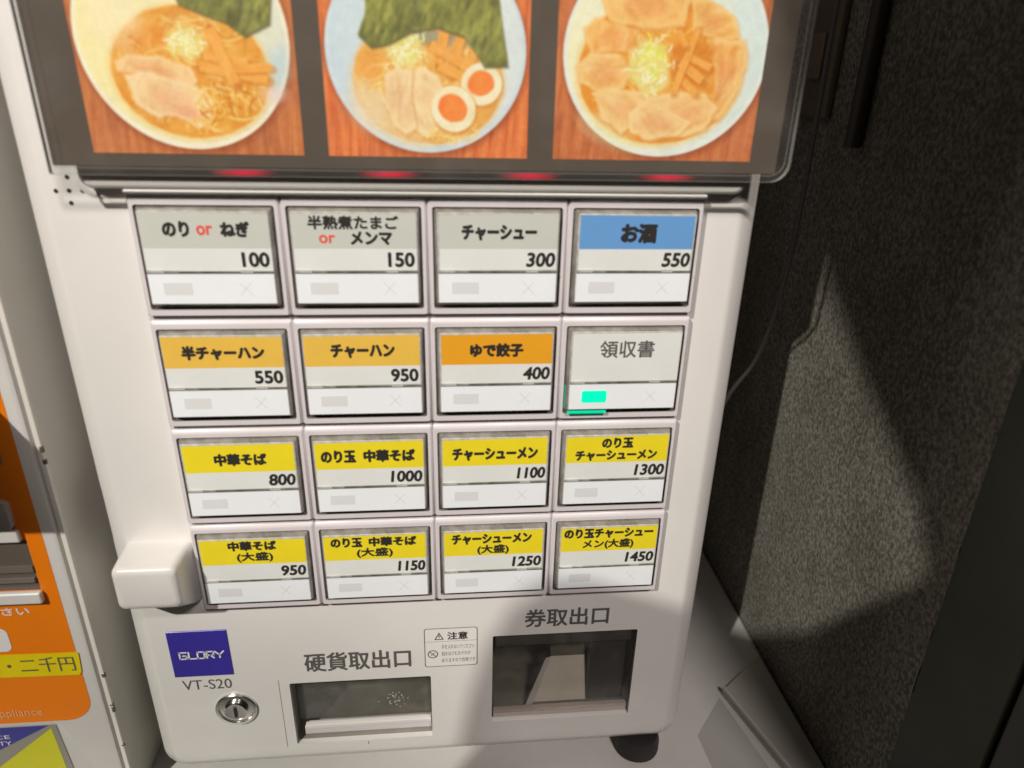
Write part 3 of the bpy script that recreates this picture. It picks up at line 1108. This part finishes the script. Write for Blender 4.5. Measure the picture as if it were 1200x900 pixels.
# print 2: noodles with seaweed, two egg halves
c2 = Canvas((150, 70, 35))
wood(c2, (210, 92, 46), (236, 134, 76), 13)
bowl(c2, 42.5, 41.5, 41.0, 39.5, (212, 224, 242), (206, 218, 236), (226, 230, 238), 43, 30, 31.0, 24.5, (244, 192, 112), 5)
c2.ell(18, 20, 8, 10, (242, 216, 192), 6, 0.5, 0.7)
c2.ell(30, 10, 12, 4, (240, 214, 180), 4, -0.4, 0.6)
noodles(c2, 43, 30, 28, 22, 80, 23, [(248, 208, 132), (240, 186, 96), (252, 218, 150)], 0.9)
c2.ell(19, 36, 5, 6, (234, 148, 66), 4, 0, 0.6, 3, 6)
c2.poly([(22, 45), (32, 50), (62, 49), (66, 44), (40, 44)], (96, 118, 128), 3, 0.6)
menma(c2, (50, 50), (47, 37), 4.2, 55)
menma(c2, (57, 49), (52, 33), 4.2, 56)
menma(c2, (63, 47), (58, 30), 3.8, 57)
menma(c2, (44, 44), (66, 33), 4.2, 58)
menma(c2, (47, 36), (62, 30), 3.4, 59)
slab(c2, [(25, 32), (30, 36), (36, 34), (38, 24), (37, 12), (33, 8.5), (28, 13), (24, 22)], (242, 198, 148), (252, 216, 172), 43, vein=(236, 172, 132))
slab(c2, [(36, 34), (42, 36), (48, 31), (50, 20), (48, 12), (42, 8), (37, 12), (36, 24)], (244, 200, 150), (254, 220, 176), 47, vein=(240, 186, 140))
c2.line([(37, 34), (36, 24), (38, 12)], 0.8, (214, 150, 92), 1.0, 0.7)
c2.line([(30, 33), (31, 24), (30, 15)], 0.7, (226, 166, 118), 1.2, 0.5)
noodles(c2, 52, 10, 12, 4, 20, 29, [(252, 218, 150), (246, 200, 116)], 0.8, 0.8)
negi(c2, 33.5, 42, 7.5, 7.0, 90, 43)
for ex, ey, er, an in ((65.0, 29.5, 8.6, 0.3), (53.2, 19.6, 9.4, -0.5)):
    c2.ell(ex + 0.6, ey - 1.0, er * 1.03, er * 1.03, (206, 128, 60), 1.6, 0, 0.7)
    c2.ell(ex, ey, er, er * 0.95, mixc((255, 246, 222), (246, 220, 176), fbm(6, 77)), 0.6, an)
    c2.ell(ex - 0.3, ey + 0.4, er * 0.66, er * 0.58, mixc((236, 108, 44), (250, 140, 70), fbm(4, 79)), 0.7, an, 1, 0.8, 9)
nori(c2, [(15, 47), (20, 42.5), (27, 44), (36, 48.5), (47, 50.5), (58, 47.5), (63, 41), (66, 36.5), (76, 37), (73, 54), (68, 85), (22, 85), (18, 54)], 63)

# print 3: noodles covered with roast pork
c3 = Canvas((150, 70, 35))
wood(c3, (186, 92, 50), (208, 118, 72), 17)
bowl(c3, 44.3, 43.0, 41.8, 41.3, (238, 240, 242), (250, 240, 206), (222, 232, 238), 42.5, 36, 33.5, 29.0, (240, 166, 74), 7)
c3.ell(22, 12, 12, 5, (244, 236, 190), 5, -0.5, 0.5)
noodles(c3, 43, 36, 30, 25, 60, 27, [(246, 180, 92), (232, 150, 58), (250, 196, 110)], 0.9)
slab(c3, [(16, 62), (20, 55), (34, 52), (50, 54), (52, 64), (44, 72), (24, 72)], (240, 168, 88), (250, 196, 124), 71)
slab(c3, [(10, 52), (14, 56), (30, 52), (37, 47), (35, 42), (24, 44), (13, 42)], (236, 150, 66), (250, 194, 122), 73)
slab(c3, [(52, 64), (56, 66), (70, 58), (73, 50), (66, 48), (54, 52)], (238, 162, 78), (250, 198, 126), 75)
slab(c3, [(8, 38), (14, 43), (26, 42), (31, 36), (28, 29), (18, 27), (10, 31)], (244, 176, 100), (252, 202, 138), 81)
slab(c3, [(15, 27), (26, 29), (38, 28), (42, 23), (36, 16), (28, 11), (20, 17)], (246, 186, 116), (252, 208, 148), 83)
slab(c3, [(60, 49), (66, 50), (76, 49), (78, 40), (75, 28), (69, 17), (63, 16), (66, 30), (64, 40)], (234, 142, 62), (250, 198, 130), 85)
slab(c3, [(40, 26), (50, 29), (62, 28), (68, 22), (64, 13), (54, 10), (46, 14)], (246, 184, 116), (254, 208, 148), 87)
slab(c3, [(30, 20), (38, 25), (46, 22), (57, 16), (52, 10.5), (40, 8.5), (32, 12)], (248, 190, 124), (254, 212, 156), 89)
c3.poly([(46, 46), (62, 48), (64, 36), (58, 30), (48, 30)], (206, 112, 30), 3, 0.75, 2, 8)
menma(c3, (50, 40), (60, 33), 3.6, 65)
menma(c3, (49, 35), (58, 28), 3.2, 66)
menma(c3, (54, 42), (63, 38), 3.0, 67)
negi(c3, 37.5, 39, 8.5, 9.0, 150, 45, True)
c3.ell(38.5, 43, 4.5, 4.5, (230, 224, 92), 3, 0, 0.5)
negi(c3, 39, 34, 7, 7, 70, 46, True)
menma(c3, (56, 53), (48.5, 28), 2.8, 68)
menma(c3, (48, 52), (52, 46), 2.4, 69)


def print_material():
    m = bpy.data.materials.new('glossy_photo_print')
    m.use_nodes = True
    nt = m.node_tree
    bs = nt.nodes['Principled BSDF']
    at = nt.nodes.new('ShaderNodeAttribute')
    at.attribute_name = 'print'
    nt.links.new(at.outputs['Color'], bs.inputs['Base Color'])
    bs.inputs['Roughness'].default_value = 0.4
    bs.inputs['Specular IOR Level'].default_value = 0.3
    return m


PRM = print_material()
idx = np.arange((NP + 1) ** 2).reshape(NP + 1, NP + 1)
quads = np.stack([idx[:-1, :-1], idx[:-1, 1:], idx[1:, 1:], idx[1:, :-1]], -1).reshape(-1, 4)
for cv, x0, wd, lab in ((c1, -0.1448, 0.0906, 'photo print of noodles in a cream bowl with one seaweed sheet'),
                   (c2, -0.0432, 0.0903, 'photo print of noodles in a pale blue bowl with two egg halves'),
                   (c3, 0.0593, 0.0956, 'photo print of a white bowl covered with roast pork slices')):
    me = bpy.data.meshes.new('food_photo')
    nv = (NP + 1) ** 2
    co = np.zeros((nv, 3), np.float32)
    co[:, 0] = x0 + (U / SIZE * wd).ravel()
    co[:, 1] = MBY - 0.00015
    co[:, 2] = 0.0216 + V.ravel() * 0.001063 + TMZ
    me.vertices.add(nv)
    me.vertices.foreach_set('co', co.ravel())
    nq = len(quads)
    me.loops.add(nq * 4)
    me.loops.foreach_set('vertex_index', quads.ravel().astype(np.int32))
    me.polygons.add(nq)
    me.polygons.foreach_set('loop_start', np.arange(0, nq * 4, 4, dtype=np.int32))
    me.update(calc_edges=True)
    tone = (fbm(0.9, 99) - 0.5)[..., None] * 16 + (fbm(2.6, 199) - 0.5)[..., None] * 14
    c = cv.c + tone 
    grey = c.mean(-1, keepdims=True)
    c = np.clip(grey + (c - grey) * 1.14, 0, 255) * np.array([0.985, 1.03, 1.0])
    c = np.clip(c, 0, 255) / 255
    c = c ** 0.80
    lin = np.where(c <= 0.04045, c / 12.92, ((c + 0.055) / 1.055) ** 2.4)
    att = me.color_attributes.new('print', 'FLOAT_COLOR', 'POINT')
    att.data.foreach_set('color', np.concatenate([lin.reshape(-1, 3), np.ones((nv, 1))], 1).ravel().astype(np.float32))
    me.materials.append(PRM)
    o = bpy.data.objects.new('food_photo', me)
    COL.objects.link(o)
    o.parent = board
    o['label'] = lab

# ================================================================== MACHINE AT THE LEFT (note reader)
LM = thing('change_machine', 'white machine with an orange note panel, cut off by the left edge of the photo', 'change machine', (-0.37, 0, SHZ))
LMX = 0.37


class LB(MB):
    def build(s, name, parent=None, **k):
        s.v = [(x + LMX, y, z + TMZ) for x, y, z in s.v]
        return MB.build(s, name, parent or LM, **k)


b = LB()
b.box(-0.52, -0.2068, 0.0022, 0.40, -0.4030, 0.36, GREYP)
b.build('cabinet', bevel=0.0008, seg=2)
b = LB()
b.box(-0.2094, -0.2066, 0.0000, 0.0020, -0.4030, 0.355, mat('bright_edge_trim', (0.80, 0.77, 0.70, 1), 0.25))
b.build('edge_trim', bevel=0.0004)
b = LB()
L = [rrect(-0.50 + i, -0.2105 - i, -0.402 + i, 0.355 - i, 0.004, y, 4) for i, y in ((0, 0.0021), (0, 0.0008), (0.0006, -0.0006), (0.0020, -0.0012))]
b.loft(L, WHITE, cap1=True)
door = b.build('door_panel', smooth=40)
for z, hh in ((-0.292, 0.0035), (-0.316, 0.0018), (-0.3215, 0.005), (-0.133, 0.004), (-0.140, 0.003), (-0.352, 0.002)):
    b = LB()
    b.box(-0.2084 + rnd.random() * 0.0006, -0.2062, -0.0002, 0.0016, z, z + hh, BROWN)
    b.build('worn_patch', bevel=0.0003, seg=1)
# orange sheet with rounded corner
b = LB()
hole = rrect(-0.40, -0.2272, -0.2212, -0.1868, 0.0008, -0.00135, 3)
b.holed(rrect4(-0.48, -0.2182, -0.3245, 0.10, (0.001, 0.001, 0.014, 0.0165), -0.00135, 10), [hole], ORANGE)
oj = b.build('orange_sheet')
b = LB()
b.face(rrect(-0.40, -0.2272, -0.2212, -0.1868, 0.0008, -0.00128, 3), BROWN)
b.box(-0.398, -0.2280, -0.0030, -0.00131, -0.2152, -0.2122, mat('slot_lip_plastic', (0.20, 0.17, 0.145, 1), 0.25))
b.box(-0.398, -0.2275, -0.0024, -0.00131, -0.2085, -0.2040, mat('slot_mid_plastic', (0.17, 0.145, 0.125, 1), 0.4))
nz = b.build('note_slot', bevel=0.0003)
b = LB()
b.box(-0.40, -0.2262, -0.0052, -0.00131, -0.2290, -0.2212, WHITE)
b.build('slot_ledge', nz, bevel=0.0012, seg=3)
b = LB()
b.box(-0.40, -0.2285, -0.0048, -0.00131, -0.1866, -0.1790, WHITE)
b.build('slot_ledge', nz, bevel=0.0012, seg=3)
b = LB()
L = [rrect(-0.41, -0.2300 + q, -0.1786, -0.1600 + q, 0.004, y, 5) for q, y in ((0, -0.00131), (0, -0.0036), (-0.0008, -0.0044))]
b.loft(L, mat('grey_bezel', (0.50, 0.47, 0.45, 1), 0.4), cap1=True)
b.build('grey_bezel', nz, smooth=40)
b = LB()
b.face(rrect(-0.41, -0.2270, -0.1395, -0.1215, 0.004, -0.0016, 5), mat('window_grey', (0.20, 0.18, 0.16, 1), 0.3))
b.build('display_window', oj)
# hood that throws the shadow over the upper part of the panel
b = LB()
b.box(-0.47, -0.2400, -0.0780, -0.0016, -0.105, -0.072, WHITE)
b.build('note_hood', bevel=0.003, seg=3)
# lettering on the orange sheet
ya = -0.0016
b = LB()
put_text(b, 'お入れください', -0.2960, -0.2372, -0.2390, -0.2335, ya, WINK, 0.03)
put_text(b, 'Appliance', -0.2790, -0.2482, -0.3205, -0.3125, ya, mat('pale_peach_ink', (0.80, 0.46, 0.22, 1), 0.5), 0.0)
b.build('lettering', oj)
b = LB()
b.face(rrect(-0.29, -0.2532, -0.2660, -0.2485, 0.004, ya, 5), WINK)
b.build('white_pictogram', oj)
# yellow tape with price limits
b = LB()
tp = [(-0.33, -0.0018, -0.2850), (-0.2195, -0.0018, -0.2868), (-0.2180, -0.0018, -0.2845), (-0.2168, -0.0018, -0.2700), (-0.2176, -0.0018, -0.2688), (-0.33, -0.0018, -0.2672)]
b.face(tp, ORANGEB)
yt = b.build('yellow_tape')
b = LB()
put_text(b, '五千円・二千円', -0.2960, -0.2205, -0.2830, -0.2715, -0.0020, INKG, 0.0)
b.build('lettering', yt)
# blue and yellow sticker
STB = mat('sticker_blue', srgb(62, 62, 150), 0.4, vary=0.08)
STY = mat('sticker_yellow', srgb(214, 212, 30), 0.4, vary=0.06)
b = LB()
b.face([(-0.34, ya, -0.3272), (-0.2428, ya, -0.3272), (-0.2395, ya, -0.3800), (-0.34, ya, -0.3800)], mat('sticker_border', (0.30, 0.29, 0.24, 1), 0.5))
stk = b.build('sticker')
b = LB()
b.face([(-0.3400, ya - 0.0001, -0.3276), (-0.2470, ya - 0.0001, -0.3276), (-0.3400, ya - 0.0001, -0.4000 + 0.02)], STB)
b.face([(-0.2460, ya - 0.0001, -0.3300), (-0.2440, ya - 0.0001, -0.3795), (-0.3060, ya - 0.0001, -0.3795)], STY)
b.build('colour_print', stk)
b = LB()
put_text(b, 'SERVICE', -0.3010, -0.2722, -0.3372, -0.3340, ya - 0.0002, WINK, 0.0)
put_text(b, 'SECURITY', -0.3010, -0.2722, -0.3428, -0.3392, ya - 0.0002, WINK, 0.0)
b.build('lettering', stk)

# ================================================================== BOX LYING BY THE WALL
bx = thing('plastic_tray', 'pale grey plastic tray lying on the counter against the wall, right of the ticket machine', 'tray', (0.25, 0.02, SHZ))
TRAY = mat('tray_plastic', (0.52, 0.50, 0.46, 1), 0.42, vary=0.12, vscale=14)
b = MB()
q = [(-0.0215, 0.040), (0.027, 0.078), (0.0300, -0.079), (0.012, -0.079)]
b.loft([[(x, y, 0.0002) for x, y in q], [(x, y, 0.0030) for x, y in q]], TRAY, cap0=True, cap1=True)
b.build('tray_floor', bx, bevel=0.0012)
b = MB()
e0, e1 = (-0.0215, 0.040), (0.012, -0.079)
d_ = Vector((e1[0] - e0[0], e1[1] - e0[1])).normalized()
nn = Vector((-d_.y, d_.x)) * 0.0032
q2 = [(e0[0], e0[1]), (e0[0] + nn.x, e0[1] + nn.y), (e1[0] + nn.x, e1[1] + nn.y), (e1[0], e1[1])]
b.loft([[(x, y, 0.0031) for x, y in q2], [(x, y, 0.0085) for x, y in q2]], TRAY, cap0=True, cap1=True)
b.build('tray_rim', bx, bevel=0.0014, seg=3)

# thin sheet under the tray
sh = thing('plastic_sheet', 'thin grey plastic sheet lying flat in front of the tray on the counter', 'sheet', (0.21, 0.0, SHZ))
b = MB()
q = [(-0.014, 0.022), (0.016, 0.056), (0.038, -0.050), (-0.010, -0.056)]
b.loft([[(x, y, 0.00005) for x, y in q], [(x, y, 0.0001 + 0.00005) for x, y in q]], mat('sheet_plastic', (0.42, 0.41, 0.40, 1), 0.35, vary=0.08), cap0=True, cap1=True)
b.build('sheet', sh)


# ================================================================== CORD
def tube(name, pts, r, m, parent=None, n=8):
    b = MB()
    P_ = [Vector(p) for p in pts]
    Q = []
    for i in range(len(P_) - 1):
        p0, p1, p2, p3 = P_[max(i - 1, 0)], P_[i], P_[i + 1], P_[min(i + 2, len(P_) - 1)]
        for k in range(6):
            t = k / 6
            Q.append(0.5 * ((2 * p1) + (-p0 + p2) * t + (2 * p0 - 5 * p1 + 4 * p2 - p3) * t * t + (-p0 + 3 * p1 - 3 * p2 + p3) * t ** 3))
    Q.append(P_[-1])
    L = []
    for i, q in enumerate(Q):
        d = (Q[min(i + 1, len(Q) - 1)] - Q[max(i - 1, 0)]).normalized()
        u = d.cross(Vector((0, 1, 0.01))).normalized()
        v = d.cross(u)
        L.append([tuple(q + r * (math.cos(2 * math.pi * k / n) * u + math.sin(2 * math.pi * k / n) * v)) for k in range(n)])
    b.loft(L, m, cap0=True, cap1=True)
    return b.build(name, parent, smooth=80)


cd = tube('power_cord', [(0.252, 0.12, 0.30), (0.252, 0.12, 0.10), (0.250, 0.115, -0.02), (0.244, 0.11, -0.08), (0.232, 0.105, -0.125), (0.212, 0.10, -0.155), (0.197, 0.10, -0.21), (0.193, 0.105, -0.30), (0.192, 0.12, -0.398)],
          0.0018, mat('cord_grey', (0.075, 0.07, 0.062, 1), 0.5))
cd['label'] = 'thin grey power cord hanging in the dark gap between the machine and the wall'
cd['category'] = 'cord'

# switch box and pipe high on the wall
sb = thing('switch_plate', 'dim brown switch plate on the wall right of the menu board', 'switch plate', (WX, 0.178, 0.075))
b = MB()
b.box(-0.006, -0.0001, -0.022, 0.022, -0.040, 0.050, mat('plate_brown', (0.16, 0.12, 0.09, 1), 0.4, vary=0.15))
b.build('plate', sb, bevel=0.002)
b = MB()
b.box(-0.0085, -0.0062, -0.008, 0.008, -0.014, 0.016, mat('rocker_brown', (0.20, 0.15, 0.11, 1), 0.35))
b.build('rocker', sb, bevel=0.001)
pp = tube('wall_pipe', [(WX - 0.006, 0.112, 0.60), (WX - 0.006, 0.112, 0.2), (WX - 0.006, 0.112, 0.02)], 0.0052, mat('pipe_brown', (0.05, 0.04, 0.03, 1), 0.35), n=14)
pp['label'] = 'dim narrow pipe running down the dark wall right of the menu board'
pp['category'] = 'pipe'

# ================================================================== THE PHOTOGRAPHER (behind the camera; throws the shadows)
ph = thing('person', 'person in a dark jacket holding a phone up to photograph the machine', 'person', (-0.06, -0.60, -1.30))
V3 = []
E3 = []
RR = []
GRP = []


def node(p, r, parent=None):
    V3.append(p)
    RR.append(r)
    if parent is not None:
        E3.append((parent, len(V3) - 1))
    return len(V3) - 1


pel = node((-0.06, -0.62, -0.40), 0.145)
wa = node((-0.06, -0.61, -0.20), 0.125, pel)
che = node((-0.065, -0.575, 0.05), 0.145, wa)
upc = node((-0.070, -0.535, 0.145), 0.115, che)
nb = node((-0.060, -0.515, 0.225), 0.058, upc)
nt_ = node((-0.058, -0.50, 0.298), 0.064, nb)
h1 = node((-0.084, -0.500, 0.380), 0.083, nt_)
h2 = node((-0.112, -0.505, 0.470), 0.100, h1)
h3 = node((-0.152, -0.512, 0.548), 0.102, h2)
h4 = node((-0.165, -0.515, 0.600), 0.072, h3)
# left shoulder, arm, fist
ls = node((-0.200, -0.510, 0.170), 0.066, upc)
ls2 = node((-0.277, -0.500, 0.257), 0.066, ls)
le = node((-0.290, -0.500, -0.03), 0.050, ls2)
lw = node((-0.215, -0.455, -0.23), 0.030, le)
lp = node((-0.205, -0.445, -0.30), 0.026, lw)
# right shoulder, arm, hand up to the phone
rs_ = node((0.045, -0.520, 0.225), 0.064, upc)
rs2 = node((0.100, -0.520, 0.205), 0.058, rs_)
re = node((0.160, -0.540, -0.03), 0.045, rs2)
rw = node((0.105, -0.440, 0.030), 0.028, re)
rp = node((0.082, -0.395, 0.045), 0.026, rw)
for s_ in (-1, 1):
    hp = node((-0.06 + s_ * 0.09, -0.62, -0.47), 0.095, pel)
    kn = node((-0.06 + s_ * 0.10, -0.60, -0.86), 0.062, hp)
    an = node((-0.06 + s_ * 0.11, -0.62, -1.23), 0.042, kn)
    node((-0.06 + s_ * 0.12, -0.50, -1.27), 0.034, an)
# fingers
for k in range(4):
    f0 = node((-0.222 + k * 0.012, -0.440, -0.322), 0.009, lp)
    f1 = node((-0.224 + k * 0.013, -0.430, -0.355), 0.0085, f0)
    node((-0.220 + k * 0.013, -0.440, -0.380 - (0.006 if k in (1, 2) else 0)), 0.0075, f1)
f0 = node((-0.180, -0.430, -0.310), 0.010, lp)
node((-0.172, -0.420, -0.345), 0.009, f0)
for k in range(4):
    f0 = node((0.070, -0.375, 0.062 - k * 0.013), 0.009, rp)
    f1 = node((0.052, -0.3660, 0.064 - k * 0.014), 0.0082, f0)
    node((0.040, -0.3640, 0.062 - k * 0.014), 0.0075, f1)
f0 = node((0.078, -0.392, 0.070), 0.010, rp)
node((0.058, -0.400, 0.078), 0.009, f0)

me = bpy.data.meshes.new('body')
me.from_pydata([Vector(p) - ph.location for p in V3], E3, [])
bo = bpy.data.objects.new('body', me)
COL.objects.link(bo)
md = bo.modifiers.new('skin', 'SKIN')
for i, sv in enumerate(me.skin_vertices[0].data):
    sv.radius = (RR[i], RR[i] * (0.72 if i < 4 else 1.0))
    sv.use_root = (i == 0)
md.use_smooth_shade = True
bo.modifiers.new('sub', 'SUBSURF').levels = 2
bpy.context.view_layer.update()
nm = bpy.data.meshes.new_from_object(bo.evaluated_get(DG()))
bo.modifiers.clear()
bo.data = nm
bo.parent = ph
for m in (JACKET, SKIN, HAIR):
    nm.materials.append(m)
for p in nm.polygons:
    c = Vector(p.center) + ph.location
    if c.z > 0.30:
        back = (c.y < -0.52) or c.z > 0.47
        p.material_index = 2 if back else 1
    elif (c - Vector((0.07, -0.38, 0.05))).length < 0.045 or (c.x < -0.15 and c.z < -0.25 and c.y > -0.47):
        p.material_index = 1
    p.use_smooth = True
# phone held just behind the lens
b = MB()
b.box(-0.075, 0.075, -0.036, 0.036, 0.0, 0.008, PHONE)
phn = b.build('phone', None, bevel=0.003)
phn.location = Vector((0.00814, -0.34940, 0.05386)) + Matrix.Rotation(-0.0922, 3, 'Z') @ Matrix.Rotation(1.1645, 3, 'X') @ Vector((-0.035, -0.012, 0.004))
phn.rotation_euler = (1.1645, -0.0222, -0.0922)
phn['label'] = 'black phone held up in one hand in front of the ticket machine'
phn['category'] = 'phone'
